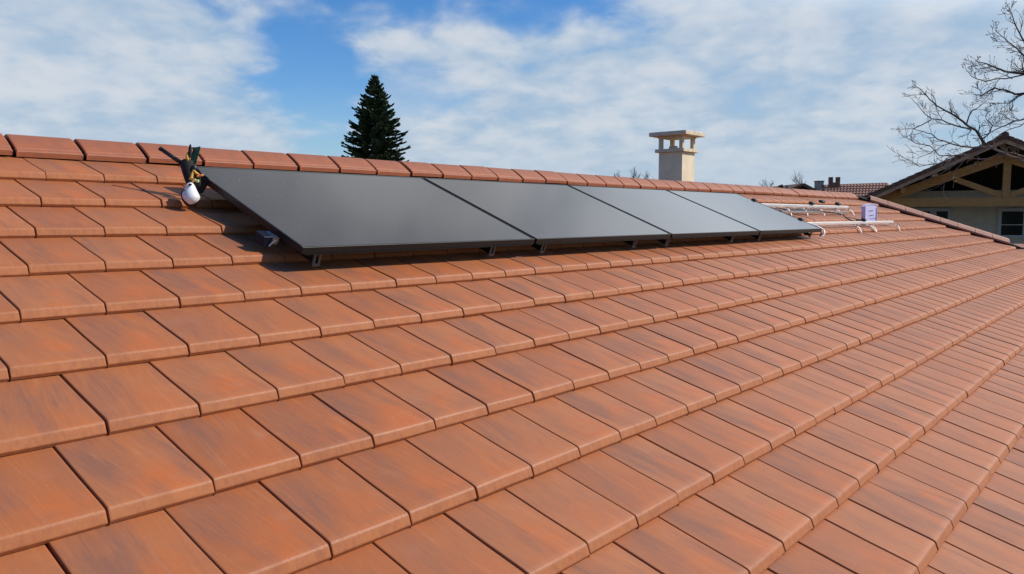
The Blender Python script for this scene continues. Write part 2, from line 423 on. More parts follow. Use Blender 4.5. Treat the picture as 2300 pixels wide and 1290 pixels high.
def tile_field():
    prof = [(E_ + .030, -.0165), (E_ * .55, .0045), (.050, .0232), (.0270, .0246), (.0215, .0228), (.0175, .0190), (.003, .0030), (.0, -.0005), (.003, -.0125), (.05, -.012)]
    vl = [1.08, .55, .15, .085, .068, .055, .02, .0, -.02, -.05]
    V = []; Fc = []; UV = []; RN = []; SM = []
    for r in range(-9, 8):
        off = 0.0 if r % 2 == 0 else 0.5
        v0 = r * E_
        for k in range(-19, 66):
            uL, uR = (k + off) * W_, (k + off + 1) * W_
            if uL > hip_u(v0 + E_) - 0.01: continue
            j1, j2 = random.gauss(0, .0005), random.gauss(0, .0011)
            tl, tr = .0016 + random.gauss(0, .0008), -.0012 + random.gauss(0, .0008)   # side lap: the left edge rides over its neighbour
            g = 0.0021 + abs(random.gauss(0, .0008))
            if random.random() < .16: g += random.uniform(.001, .003)
            rot_ = random.gauss(0, .0011)
            a, b = uL + g + j1, uR - g * .5 + j1
            cols = [(a, -.0016, 0.0), (a + .0016, -.0002, .008), (a + .006, 0, .03), ((a + b) / 2, random.gauss(0, .0007), .5), (b - .006, 0, .97), (b - .0016, -.0002, .992), (b, -.0016, 1.0)]
            rn = (random.random(), random.random(), random.random(), 1.0)
            o = len(V); nc = len(cols)
            # skirt down at both sides so that joints are closed slots, not see-through gaps
            cols2 = [(a, -.034, 0.0)] + cols + [(b, -.034, 1.0)]
            nc = len(cols2)
            for i, (pv, pn) in enumerate(prof):
                for j, (cu, dn, uu) in enumerate(cols2):
                    f = (cu - a) / (b - a)
                    v = v0 + pv + j2 + rot_ * (f - .5) * W_ * 4
                    u = cu + rot_ * (pv - .1)
                    u = min(u, hip_u(v) - 0.012)
                    n = pn + dn + tl * (1 - f) + tr * f
                    if i >= 8: n = min(n, pn + tl * (1 - f) + tr * f)
                    V.append((u, v, n)); UV.append((uu, vl[i])); RN.append(rn)
            for i in range(len(prof) - 1):
                for j in range(nc - 1):
                    q = o + i * nc + j
                    Fc.append((q, q + nc, q + nc + 1, q + 1)); SM.append(0 < j < nc - 2 and i < 7)
    me = bpy.data.meshes.new('roof')
    me.from_pydata(V, [], Fc)
    uvl = me.uv_layers.new(name='tile'); li = [l.vertex_index for l in me.loops]
    uvl.data.foreach_set('uv', [c for i in li for c in UV[i]])
    at_ = me.attributes.new('rnd', 'FLOAT_COLOR', 'POINT'); at_.data.foreach_set('color', [c for x in RN for c in x])
    me.materials.append(M['tile']); me.polygons.foreach_set('use_smooth', SM); me.update()
    o = bpy.data.objects.new('roof', me); COL.objects.link(o)
    o.parent = house; o.location = -Vector(house.location); o.rotation_euler = (TH, 0, 0)
    return o
roof = tile_field()

# boarding under the tiles, back slope, hip side and the walls
EAVE = -9 * E_ + 0.03
APV, APN = 3.05, 0.045
ap = P(0, APV, -0.03)
mb = MB()
lo, hi = P(-5.25, EAVE, -.045), P(-5.25, APV, -.045)
mb.add([P(-5.25, EAVE, -.045), P(hip_u(EAVE), EAVE, -.045), P(hip_u(APV), APV, -.045), P(-5.25, APV, -.045)], [(0, 1, 2, 3)])
def back(u, d, n=0.0):                          # point d metres down the far slope from the apex line
    a = P(u, APV, 0.0); return Vector((u, a.y + d * CT + n * ST, a.z - d * ST + n * CT))
mb2 = MB()
nst = 18
for i in range(nst):                            # the far slope in stepped courses
    d0, d1 = i * .361, (i + 1) * .361
    mb2.box(back(4.9 - 0.0, (d0 + d1) / 2, .0), Vector((10.1 + i * .14, 0, 0)), (back(0, d1, -.012) - back(0, d0, .022)) / 2 * 1.02, Vector((0, ST, CT)) * .012)
mb2.build('far_slope', M['ridge'], house)
hipA, hipB = P(hip_u(APV), APV, -.03), P(hip_u(EAVE), EAVE, -.03)
mb.add([hipA, hipB, hipB + Vector((.05, 5.4 + 2.9, 0)), hipA + Vector((2.4, 3.2, -2.2))], [(0, 1, 2, 3)])
mb.build('underlay', M['underlay'], house)
mbw = MB()
ez = P(0, EAVE, 0).z; ey = P(0, EAVE, 0).y
mbw.box(((-5.0 + 17.6) / 2, ey + 4.6, (GROUND_Z + ez - .25) / 2), Vector((11.3, 0, 0)), Vector((0, 4.2, 0)), Vector((0, 0, (ez - .25 - GROUND_Z) / 2)))
mbw.build('wall', M['render_cream'], house)
mbg = MB()                                       # gable infill at the left end
mbg.prism([Vector((-5.0, ey + .4, ez - .25)), Vector((-5.0, ap.y, ap.z - .06)), Vector((-5.0, 2 * ap.y - ey - .4, ez - .25))], (.2, 0, 0))
mbg.build('gable_wall', M['render_cream'], house)

# ridge tiles: one mesh, copied along the ridge as parts
def ridge_mesh(name, length, gap, m, half_front, half_back):
    """cross-section points (y', z') in world axes relative to the ridge line, swept along +x"""
    L = length - gap; xs = [gap / 2, gap / 2 + .004, gap / 2 + .012, L / 2, length - gap / 2 - .012, length - gap / 2 - .004, length - gap / 2]
    inset = [-.006, -.0012, 0, 0, 0, -.0012, -.006]
    outer = half_front + half_back
    V = []; Fc = []
    n = len(outer)
    for x, ins in zip(xs, inset):
        for i, (y, z) in enumerate(outer): V.append((x, y, z + ins))
        for i, (y, z) in enumerate(outer): V.append((x, y * .97, z - .016))
    m2 = 2 * n
    for s in range(len(xs) - 1):
        for i in range(n - 1):
            a = s * m2 + i
            Fc.append((a, a + m2, a + m2 + 1, a + 1))
            Fc.append((a + n + 1, a + n + 1 + m2, a + n + m2, a + n))
        a = s * m2; Fc.append((a + n, a + n + m2, a + m2, a))
        a = s * m2 + n - 1; Fc.append((a, a + m2, a + n + m2, a + n))
    for s in (0, len(xs) - 1):
        for i in range(n - 1):
            a = s * m2 + i; q = (a, a + 1, a + n + 1, a + n)
            Fc.append(q if s == 0 else q[::-1])
    me = bpy.data.meshes.new(name); me.from_pydata(V, [], Fc); me.materials.append(m)
    me.update(); return me
def rp(v, n):
    a = P(0, APV, 0); p = P(0, v, n); return (p.y - a.y, p.z - a.z)
front = [rp(2.860, .016), rp(2.861, .026), rp(2.865, .0315), rp(2.884, .0350), rp(2.891, .0395), rp(2.95, .0520), rp(3.00, .0600), rp(3.03, .0618)]
apex = rp(3.05, .059)
backp = [(-y, z) for y, z in front[::-1]]
dyo = apex[0]
backp = [(y + 2 * dyo, z) for y, z in backp]
rme = ridge_mesh('ridge_tile', .345, .019, M['ridge'], front + [apex], backp)
rbase = P(0, APV, 0)
ridge_u0 = 0.66 - .345 * 17
first = None
nrt = 0
while ridge_u0 + .345 * nrt < UHIP - .1:
    o = bpy.data.objects.new('ridge_tile', rme); COL.objects.link(o); o.parent = house
    o.location = rbase + Vector((ridge_u0 + .345 * nrt, random.gauss(0, .0022), random.gauss(0, .0022))) - Vector(house.location)
    o.rotation_euler = (random.gauss(0, .006), random.gauss(0, .003), random.gauss(0, .003))
    nrt += 1
mb = MB()                                        # dark ridge roll under the ridge tiles
ra = ridge_u0; rb_ = UHIP - .05
mb.prism([P(ra, 2.875, .0), P(ra, 2.885, .018), P(ra, 3.05, .022), P(ra, 3.05, -.02)], Vector((rb_ - ra, 0, 0)))
mb.build('ridge_roll', M['underlay'], house)

# hip tiles
hd = (P(hip_u(0), 0) - P(hip_u(1), 1)); hd.normalize()            # pointing down the hip
hin = hd.cross(PN).normalized()
if hin.dot(PU) > 0: hin = -hin                                    # toward the slope we look at
def hip_tile(parent, s0, L):
    mbh = MB()
    o = P(hip_u(2.74), 2.74) + hd * s0
    sec = [(.085, .034), (.082, .064), (.03, .112), (-.02, .125), (-.09, .085), (-.20, -.03), (-.20, -.05), (-.08, .06), (-.02, .10), (.03, .088), (.07, .036)]
    pts = [o + hin * a + PN * b for a, b in sec]
    n = len(pts)
    d = hd * (L - .008)
    mbh.prism(pts, d)
    return mbh.build('hip_tile', M['pink_tile'], parent)
for i in range(8): hip_tile(house, i * .352, .352)
mb = MB()
o0 = P(hip_u(2.95), 2.95)
mb.prism([o0 + hin * .075 + PN * -.03, o0 + hin * .075 + PN * .045, o0 - hin * .1 + PN * .05, o0 - hin * .1 - PN * .05], hd * 8.2)
mb.build('hip_roll_shade', M['underlay'], house)  # sealing strip, near-black to stand in for shadow under the hip tiles
# the lower wing whose ridge starts where the hip tiles end
wing_o = P(hip_u(.62), .62, .0) + hd * .05 + Vector((.10, 0, -.05))
wdir = Vector((.62, -.785, -0.005)).normalized(); wup = Vector((0, 0, 1)); wsd = wdir.cross(wup)
mb = MB()
for i in range(7):
    a = wing_o + wdir * (i * .345)
    sec = [(.14, -.035), (.14, -.01), (.05, .045), (0, .055), (-.05, .045), (-.14, -.01), (-.14, -.035), (0, .02)]
    mb = MB(); mb.prism([a + wsd * p + wup * q for p, q in sec], wdir * .337); mb.build('wing_ridge_tile', M['pink_tile'], house)
mb = MB()
for sgn in (1, -1):
    for i in range(6):
        c0 = wing_o + wsd * sgn * (.10 + .34 * i) + wup * (-.03 - .14 * i)
        c1 = wing_o + wsd * sgn * (.10 + .34 * (i + 1)) + wup * (-.045 - .14 * (i + 1))
        mb.box((c0 + c1) / 2 + wdir * 1.4, wdir * 1.25, (c1 - c0) / 2, wup * .012)
mb.build('wing_roof', M['pink_tile'], house)

# chimney of the far slope
CZ = 11.9
def chimney():
    s = .405
    cb = at(1545, 412, CZ)                                     # near right corner line of the shaft
    # near corner (x-, y-) seen at pixel 1533
    nc = at(1531, 412, CZ)
    cx, cy = nc.x + s / 2, nc.y + s / 2
    zt = at(1534, 341, CZ).z                                   # top of shaft
    zc = at(1534, 333.5, CZ).z; zs = at(1534, 305, CZ).z; zT = at(1534, 296, CZ).z
    X, Y, Z = Vector((1, 0, 0)), Vector((0, 1, 0)), Vector((0, 0, 1))
    z0 = back(0, cy - P(0, APV).y).z - .6
    mbs = MB(); mbs.box((cx, cy, (z0 + zt) / 2), X * s / 2, Y * s / 2, Z * (zt - z0) / 2, .004)
    sh = mbs.build('chimney', M['render_cream'], house)
    sh['label'] = 'cream rendered chimney with open posts under a flat concrete cap'
    mbc = MB(); mbc.box((cx, cy, (zt + zc) / 2), X * (s / 2 + .045), Y * (s / 2 + .045), Z * (zc - zt) / 2, .004)
    mbc.build('collar', M['concrete'], sh)
    for i in (-1, 1):
        for j in (-1, 1):
            mp_ = MB(); q = s / 2 - .025
            mp_.box((cx + i * q, cy + j * q, (zc + zs) / 2), X * .029, Y * .029, Z * (zs - zc) / 2, .004)
            mp_.build('post', M['concrete'], sh)
    mbl = MB(); zz = [zs - .03, zs + .001, zT - .001]
    mbl.box((cx, cy, zs - .012), X * (s / 2 + .015), Y * (s / 2 + .015), Z * .012)
    mbl.box((cx, cy, (zs + zT) / 2 + .002), X * (s / 2 + .115), Y * (s / 2 + .115), Z * (zT - zs) / 2, .006)
    mbl.build('cap_slab', M['concrete'], sh)
    mbp = MB(); mbp.tube([(cx - .05, cy + .03, zc - .02), (cx - .05, cy + .03, zc + .045), (cx - .05, cy + .03, zc + .055)], [.07, .07, .05], 14)
    mbp.build('flue_pot', M['concrete'], sh, smooth=False)
chimney()

# ------------------------------------------------------------------ solar panels
H_PV = .14; PVW, PVH = 1.757, 1.134
PU0, PV0 = 1.365, 1.283
labels = ['large black solar panel nearest the camera, its corner beside the black pouch and white shell',
          'black solar panel second from the left, between the nearest panel and the third',
          'greyish solar panel third from the left, reflecting the cream chimney at its top',
          'pale blue solar panel farthest along the roof, beside the bare silver rails']
for i in range(4):
    u0, u1 = PU0 + i * PVW, PU0 + (i + 1) * PVW - .022
    v0, v1 = PV0, PV0 + PVH
    root = thing('solar_panel', labels[i], 'solar panel', P((u0 + u1) / 2, (v0 + v1) / 2, H_PV - .035), 'black solar panels in a row on the tiled roof')
    mb = MB(); fw = .011; n0, n1 = H_PV - .035, H_PV
    def fb(a0, a1, b0, b1):
        c = P((a0 + a1) / 2, (b0 + b1) / 2, (n0 + n1) / 2)
        mb.box(c, PU * (a1 - a0) / 2, PV * (b1 - b0) / 2, PN * (n1 - n0) / 2, .0012)
    fb(u0, u1, v0, v0 + fw); fb(u0, u1, v1 - fw, v1); fb(u0, u0 + fw, v0 + fw, v1 - fw); fb(u1 - fw, u1, v0 + fw, v1 - fw)
    # lower return lip, as on a folded frame
    mb.box(P((u0 + u1) / 2, v0 + .004, n0 - .0015), PU * (u1 - u0) / 2 * .98, PV * .011, PN * .0012)
    mb.build('frame', M['black_alu'], root)
    mb = MB(); t0 = n1 - .0022
    mb.box(P((u0 + u1) / 2, (v0 + v1) / 2, t0 - .003), PU * ((u1 - u0) / 2 - fw), PV * ((v1 - v0) / 2 - fw), PN * .003)
    mb.build('glass', M['pv'], root)
    if i == 0:                                   # pale raised dots, most in rows near the upper edge
        spots = [(u0 + .10 + .092 * k, v1 - .20 - .002 * k, .0042) for k in range(17)]
        spots += [(u0 + .16 + .17 * k + random.uniform(-.05, .05), v1 - .36 - random.uniform(0, .12), .003) for k in range(9)]
        spots += [(u0 + .16 + .3 * k, v0 + .12 + random.uniform(0, .4), .003) for k in range(5)]
        mb = MB(); mb.box(root.location, PU * .0030, PV * .0042, PN * .0008); sp0 = mb.build('pale_dot', M['grey_alu'], root)
        for k, (a, b, r_) in enumerate(spots):
            o = sp0 if k == 0 else sp0.copy()
            if k: COL.objects.link(o); o.parent = root
            o.location = P(a, b, n1 - .0019) - Vector(root.location); o.scale = (r_ / .0042,) * 3

# mounting rails
def rail(label, v, ua, ub, n, m, grp='long aluminium mounting rails', k=1.0):
    root = thing('mounting_rail', label, 'rail', P((ua + ub) / 2, v, n - .02), grp)
    mb = MB(); h = .014 * k
    c = P((ua + ub) / 2, v, n)
    hl = (ub - ua) / 2
    mb.box(c - PN * h * .55, PU * hl, PV * .014 * k, PN * h * .45)
    for sg in (-1, 1): mb.box(c + PN * h * .45 + PV * sg * .0095 * k, PU * hl, PV * .0045 * k, PN * h * .55)
    mb.build('profile', m, root)
    for e, sg in ((ua, -1), (ub, 1)):
        mb = MB(); mb.box(P(e + sg * .004, v, n), PU * .006, PV * .016 * k, PN * .016 * k, .002); mb.build('end_cap', M['black'], root)
    return root
N_R = .083
rail('long white aluminium rail with silver hooks, the higher of the two bare rails', 2.19, 1.52, 12.05, N_R, M['alu'])
rail('long white aluminium rail standing lower down, in front of the lavender container', 1.57, 1.34, 12.40, N_R, M['alu'])
rail('dull spare rail lying on the tiles just below the higher rail', 2.06, 9.05, 11.75, .044, M['grey_alu'], k=.8)

# silver roof hooks carrying the rails
def roof_hook(label, u, v, lean=.0, group='silver roof hooks under the bare rails'):
    root = thing('roof_hook', label, 'roof hook', P(u, v, 0), group)
    mb = MB()
    path = [(v + .20, .026), (v + .11, .034), (v + .05, .052), (v + .012, .064), (v - .025, .062), (v - .055, .045), (v - .075, .018), (v - .088, -.002)]
    mb.strip([P(u + lean * (v + .2 - a), a, b) for a, b in path], PU * .032, .006)
    mb.build('bent_strap', M['alu'], root)
    mb = MB(); mb.tube([P(u + .024, v - .03, .045), P(u + .024, v - .03, .098)], .006, 8); mb.tube([P(u + .024, v - .03, .09), P(u + .024, v - .03, .100)], .011, 6)
    mb.build('bolt', M['grey_alu'], root)
hk = ['silver roof hook under the higher rail, nearest the last panel', 'silver roof hook under the higher rail, second from the last panel', 'silver roof hook under the higher rail, third from the last panel', 'silver roof hook under the higher rail, fourth from the last panel', 'silver roof hook under the free end of the higher rail']
for lb, u, ln in zip(hk, (9.25, 9.95, 10.45, 11.15, 11.75), (.5, .1, .7, .9, .8)): roof_hook(lb, u, 2.12, ln)
for lb, u, ln in (('silver roof hook under the lower rail, short of the lavender container', 10.25, .6), ('pair-bladed silver roof hook under the lower rail in front of the lavender container', 10.85, 1.0), ('silver roof hook under the free far end of the lower rail', 12.27, .3)):
    roof_hook(lb, u, 1.50, ln)
mb = MB(); mb.strip([P(10.98, 1.55, .06), P(11.02, 1.49, .055), P(11.05, 1.43, .03), P(11.07, 1.40, .006)], PU * .03, .006)
tag(mb.build('roof_hook', M['alu']), 'short second silver strap beside the pair-bladed hook under the lower rail', 'roof hook', 'silver roof hooks under the bare rails')

# brackets under the front panel edge, darkened in colour for the shade there
bl = ['grey bracket under the near lower corner of the nearest solar panel', 'grey bracket under the far lower end of the nearest solar panel', 'grey bracket under the near lower corner of the second solar panel', 'grey bracket under the far lower end of the second solar panel', 'grey bracket under the near lower corner of the third solar panel', 'grey bracket under the far lower end of the third solar panel', 'grey bracket under the near lower corner of the farthest solar panel', 'grey bracket under the far lower end of the farthest solar panel']
for lb, u in zip(bl, (1.485, 2.76, 3.262, 4.40, 4.905, 6.13, 6.76, 8.18)):
    root = thing('panel_bracket', lb, 'bracket', P(u, 1.31, .01), 'grey brackets under the lower panel edge')
    mb = MB()
    for sg in (-1, 1): mb.box(P(u + sg * .015, 1.318, .066), PU * .006, PV * .004, PN * .034)
    mb.box(P(u, 1.318, .030), PU * .021, PV * .0045, PN * .007); mb.box(P(u, 1.318, .100), PU * .021, PV * .0045, PN * .006)
    mb.build('channel', M['shaded_alu'], root)
    mb = MB(); mb.box(P(u, 1.40, .050), PU * .014, PV * .075, PN * .016); mb.build('arm', M['black_alu'], root)

# black end clamps
def clamp(label, u, v, n, su=.032, group='black rail clamps'):
    root = thing('end_clamp', label, 'clamp', P(u, v, n - .02), group)
    mb = MB(); mb.box(P(u, v, n), PU * su, PV * .030, PN * .019, .008); mb.build('clamp_body', M['black'], root)
    mb = MB(); mb.tube([P(u, v, n + .015), P(u, v, n + .025)], .009, 6); mb.build('bolt', M['black_alu'], root)
clamp('black end clamp on the far edge of the farthest panel, at the higher rail', 8.412, 2.19, .135)
clamp('black end clamp on the far edge of the farthest panel, at the lower rail', 8.412, 1.57, .135)
clamp('black clamp standing loose on the higher rail, nearest to the panels', 10.42, 2.20, .122, .05)
clamp('black clamp standing loose on the higher rail, middle of the three', 11.05, 2.28, .126, .07)
clamp('black clamp standing loose on the higher rail, closest to its free end', 11.60, 2.22, .120, .06)
clamp('black rounded clamp on the lower rail in front of the lavender container', 10.90, 1.585, .118, .04)
# curled black and white end of the lower rail's edge strip by the last panel corner
mb = MB(); mb.strip([P(8.42, 1.50, .128), P(8.47, 1.38, .132), P(8.50, 1.30, .115), P(8.48, 1.27, .085), P(8.44, 1.265, .055), P(8.42, 1.27, .035)], PU * .03, .010)
rt = thing('edge_strip', 'white strip with a black inside curling over the far lower corner of the farthest panel', 'strip', P(8.45, 1.3, .03))
mb.build('outer_strip', M['alu'], rt)
mb = MB(); mb.strip([P(8.408, 1.36, .112), P(8.425, 1.30, .100), P(8.42, 1.285, .08), P(8.40, 1.28, .045)], PU * .028, .010); mb.build('inner_strip', M['black'], rt)
# black rail stub sticking out under the near panel, with its bracket
rt = thing('rail_connector', 'dark boxy connector with a rounded clip under the left edge of the nearest panel', 'connector', P(1.33, 1.50, .05))
mb = MB(); mb.box(P(1.315, 1.53, .082), PU * .026, PV * .040, PN * .026, .003); mb.build('box', mat('navy_plastic', (0.006, 0.009, 0.022), 0.55, spec=0.2), rt)
mb = MB(); mb.tube([P(1.355, 1.49, .085), P(1.355, 1.545, .085)], .020, 12); mb.build('clip', M['grey_alu'], rt)
mb = MB(); mb.strip([P(1.345, 1.47, .098), P(1.33, 1.478, .08), P(1.32, 1.482, .062)], PV * .004, .006); mb.build('bright_edge', M['alu'], rt)
# black cables
mb = MB()
pts = [P(8.5, 2.14, .03), P(9.1, 2.11, .04), P(9.8, 2.10, .055), P(10.4, 2.07, .06), P(11.0, 2.02, .05), P(11.15, 1.95, .045), P(11.02, 1.85, .04), P(10.96, 1.74, .036), P(11.0, 1.66, .036), P(11.1, 1.60, .03)]
mb.tube(pts, .009, 6); tag(mb.build('cable', M['black'], smooth=True), 'black cable running along the higher rail and down the tiles to the lavender container', 'cable')
for k, (ua, ub) in enumerate(((8.9, 10.2),)):
    mb = MB(); mb.tube([P(ua + (ub - ua) * t / 6, 2.10 - .02 * k + .02 * math.sin(t * 1.7 + k), .062 + .01 * math.sin(t * 2.1)) for t in range(7)], .007, 6)
    tag(mb.build('cable', M['alu' if k else 'black'], smooth=True), ['short black cable tucked beside the higher rail next to the last panel', 'pale cable sagging between the silver hooks of the higher rail'][k], 'cable')

# lavender container
def lavender():
    c = at(1947, 487, 12.55); c = at(1947, 486, 12.3)
    base = at(1945, 502, 12.3)
    # stand on the tiles behind the lower rail
    u, v = 11.62, 1.70
    o = P(u, v, .03); rx = Vector((.93, -.37, 0)).normalized(); fx = Vector((-.37, -.93, 0)).normalized(); up = Vector((0.05, 0.02, 1)).normalized()
    root = thing('container', 'lavender plastic container with two lines of small dark lettering, standing behind the lower rail', 'container', o)
    w2, h, d2 = .130, .262, .035
    mb = MB(); nrm = -fx
    # front outline with a bowed top
    out = [(-w2 * .90, 0), (w2 * .97, 0.0), (w2 * 1.0, h * .92), (w2 * .55, h * .985), (0, h * .985), (-w2 * .55, h * .95), (-w2 * .98, h * .87)]
    mb.prism([o + rx * a + up * b + fx * d2 for a, b in out], -fx * d2 * 2); mb.build('body', M['lavender'], root)
    mb = MB(); top = [(-w2 * 1.04, h * .85), (-w2 * .6, h * .955), (0, h * 1.0), (w2 * .6, h * 1.0), (w2 * 1.06, h * .94)]
    mb.strip([o + rx * a + up * (b + .006) + fx * .001 for a, b in top], fx * (d2 * 2 + .010), .014); mb.build('rim', M['lavender'], root)
    for sg in (-1, 1):
        mb = MB(); mb.bar(o + rx * sg * w2 * .985 + fx * (d2 + .004) + up * .01, o + rx * sg * w2 * .985 + fx * (d2 + .004) + up * h * .84, .012, .01, up=fx, bev=.003); mb.build('rib', M['lavender'], root)
    mb = MB(); mb.box(o + rx * (w2 + .012) + up * h * .45, rx * .012, fx * .02, up * .035, .006); mb.build('handle', M['white'], root)
    mb = MB(); fr = fx * (d2 + .0015)
    rr = random.Random(3)
    for yy, x0, x1 in ((.60, -.35, .35), (.34, -.30, .50)):         # two short lines of unreadable lettering, written slightly uphill
        x = x0
        while x < x1:
            a = o + rx * x * w2 + up * (h * yy + (x - x0) * .012) + fr
            hh = rr.uniform(.008, .015)
            mb.bar(a, a + up * hh + rx * rr.uniform(-.004, .006), .004, .0012, up=fx)
            if rr.random() < .7: mb.bar(a + up * hh * rr.choice((0, .5, 1)), a + up * hh * rr.choice((0, .5, 1)) + rx * .009, .003, .0012, up=fx)
            x += .085
    mb.bar(o + rx * -.2 * w2 + up * h * .185 + fr, o + rx * .9 * w2 + up * h * .215 + fr, .005, .0012, up=fx)
    mb.build('lettering', M['ink'], root)
lavender()

# ------------------------------------------------------------------ the gear at the near panel corner
def gear():
    Rr, Uu, Ff = right, -down, fwd
    z = 4.12
    def g(x, y, dz=0.0): return at(x, y, z + dz)
    # black pouch
    rt = thing('pouch', 'black cone-shaped cloth pouch with a dark flap at the top corner of the nearest panel', 'pouch', g(425, 420))
    mb = MB()
    ring = []
    for (y, xl, xr, dp) in ((358, 412, 428, .012), (362, 407, 434, .022), (375, 406, 437, .03), (392, 411, 436, .028), (405, 415, 432, .02), (417, 421, 428, .01)):
        cx, hw = (xl + xr) / 2, (xr - xl) / 2 * z / F
        ring.append([g(cx, y) + Rr * hw * math.cos(2 * math.pi * k / 14) + Ff * dp * math.sin(2 * math.pi * k / 14) for k in range(14)])
    vs = [p for r_ in ring for p in r_]
    fs = [(i * 14 + k, i * 14 + (k + 1) % 14, (i + 1) * 14 + (k + 1) % 14, (i + 1) * 14 + k) for i in range(5) for k in range(14)] + [tuple(range(14)), tuple(range(70, 84))[::-1]]
    mb.add(vs, fs); mb.build('pouch_body', M['black_cloth'], rt, smooth=True)
    mb = MB()
    fl = [(437, 372), (443, 378), (452, 390), (463, 396), (468, 401), (463, 415), (452, 432), (446, 434), (442, 420), (438, 400)]
    mb.prism([g(x, y, .03 + .0006 * (y - 372)) for x, y in fl], Ff * .022); mb.build('flap', M['black_cloth'], rt)
    mb = MB(); mb.ball(g(437, 378, -.01), .016, .012, .018); mb.build('knob', M['black'], rt, smooth=True)
    # black stick
    mb = MB(); mb.tube([g(360, 334, -.02), g(385, 351, -.01), g(410, 368, 0)], [.0105, .0115, .0115], 10)
    rt2 = thing('stick', 'thin black stick poking up left out of the black pouch', 'stick', g(408, 367)); mb.build('shaft', M['black'], rt2, smooth=True)
    mb = MB(); mb.tube([g(359, 333.3, -.02), g(362.5, 335.7, -.02)], .0118, 10); mb.build('end_grip', M['black_cloth'], rt2)
    # green strap loop with black keeper
    rt3 = thing('strap', 'dark green webbing loop standing up out of the black pouch', 'strap', g(432, 368))
    mb = MB(); mb.strip([g(434, 370, .0), g(439, 350, .004), g(443, 337, .006), g(444, 331, .012), g(441, 331, .03), g(437, 345, .035), g(433, 366, .03)], Rr * .030 + Uu * .006, .003)
    mb.build('webbing', M['green'], rt3)
    mb = MB(); lp = []
    mb.ball(g(427, 340, -.012), .0095, .008, .038, 12, 9, ax=(Rr, Ff, (Uu + Rr * .03).normalized())); mb.build('loop', M['black_cloth'], rt3, smooth=True)
    mb = MB(); mb.tube([g(423, 363, -.015), g(419.5, 352, -.015), g(421, 345, -.012), g(424, 341, -.01)], [.006, .008, .006, .003], 8); mb.build('yellow_lining', M['yellow'], rt3, smooth=True)
    # yellow rope ends
    rt4 = thing('rope', 'yellow and orange rope ends hanging between the pouch and the panel edge', 'rope', g(436, 405))
    mb = MB(); mb.tube([g(437, 383, -.04), g(433, 390, -.045), g(430, 398, -.05), g(427, 404, -.05)], [.006, .008, .008, .009], 8); mb.tube([g(433, 384, -.04), g(438, 386, -.045), g(441, 390, -.045)], .006, 8)
    mb.build('yellow_end', M['yellow'], rt4, smooth=True)
    mb = MB(); mb.tube([g(438, 386, -.03), g(444, 392, -.03), g(449, 396, -.03), g(457, 393, -.03)], [.005, .008, .008, .005], 8); mb.tube([g(445, 394, -.035), g(443, 399, -.035)], [.006, .005], 8)
    mb.build('orange_end', M['orange_rope'], rt4, smooth=True)
    mb = MB()
    for x in (437.5, 444): mb.box(g(x, 405 + (x - 437) * .25, -.05), Rr * .0065, Ff * .005, Uu * .007, .002)
    mb.build('lime_buckle', M['lime'], rt4)
    mb = MB(); mb.tube([g(438, 388, -.02), g(440, 398, -.03), g(439, 410, -.03), g(443, 418, -.02)], .010, 8); mb.tube([g(446, 400, -.02), g(447, 414, -.02), g(441, 424, -.01)], .010, 8); mb.build('dark_webbing', M['black_cloth'], rt4, smooth=True)
    # white shell
    rt5 = thing('shell', 'white smooth pear-shaped plastic shell with dark slots lying on the tiles by the pouch', 'shell', g(430, 458))
    mb = MB(); N = 18
    prof = [(410.5, 424, 430, .006), (413, 420.5, 434, .016), (418, 418, 437, .024), (425, 415.5, 440, .03), (433, 411.5, 444, .036), (441, 410, 448, .038), (447, 412, 447.5, .036), (453, 417, 443, .028), (457.5, 423, 437, .016), (459, 427, 432, .006)]
    rings = []
    for (y, xl, xr, dp) in prof:
        cx, hw = (xl + xr) / 2, (xr - xl) / 2 * z / F
        rings.append([g(cx, y, -.07 - .0003 * (y - 435)) + Rr * hw * math.cos(2 * math.pi * k / N) + Ff * dp * math.sin(2 * math.pi * k / N) for k in range(N)])
    vs = [p for r_ in rings for p in r_]; n = len(rings)
    mb.add(vs, [(i * N + k, i * N + (k + 1) % N, (i + 1) * N + (k + 1) % N, (i + 1) * N + k) for i in range(n - 1) for k in range(N)] + [tuple(range(N)), tuple(range((n - 1) * N, n * N))[::-1]])
    mb.build('shell_body', M['white'], rt5, smooth=True)
    mb = MB(); mb.ball(g(427, 415, -.093), .010, .006, .006, ax=(Rr, Ff, Uu)); mb.build('slot', M['black'], rt5, smooth=True)
    mb = MB(); mb.ball(g(414.5, 430, -.092), .004, .006, .010, ax=((Rr + Uu * .3).normalized(), Ff, (Uu - Rr * .3).normalized())); mb.build('slot', M['black'], rt5, smooth=True)
    mb = MB()
    mb.tube([g(411, 428, -.05), g(409, 440, -.05), g(412, 450, -.045), g(419, 459, -.04), g(427, 463, -.04), g(437, 461, -.04), g(446, 452, -.04), g(449.5, 443, -.045)], .007, 8)
    mb.build('dark_rim', M['black'], rt5, smooth=True)
gear()

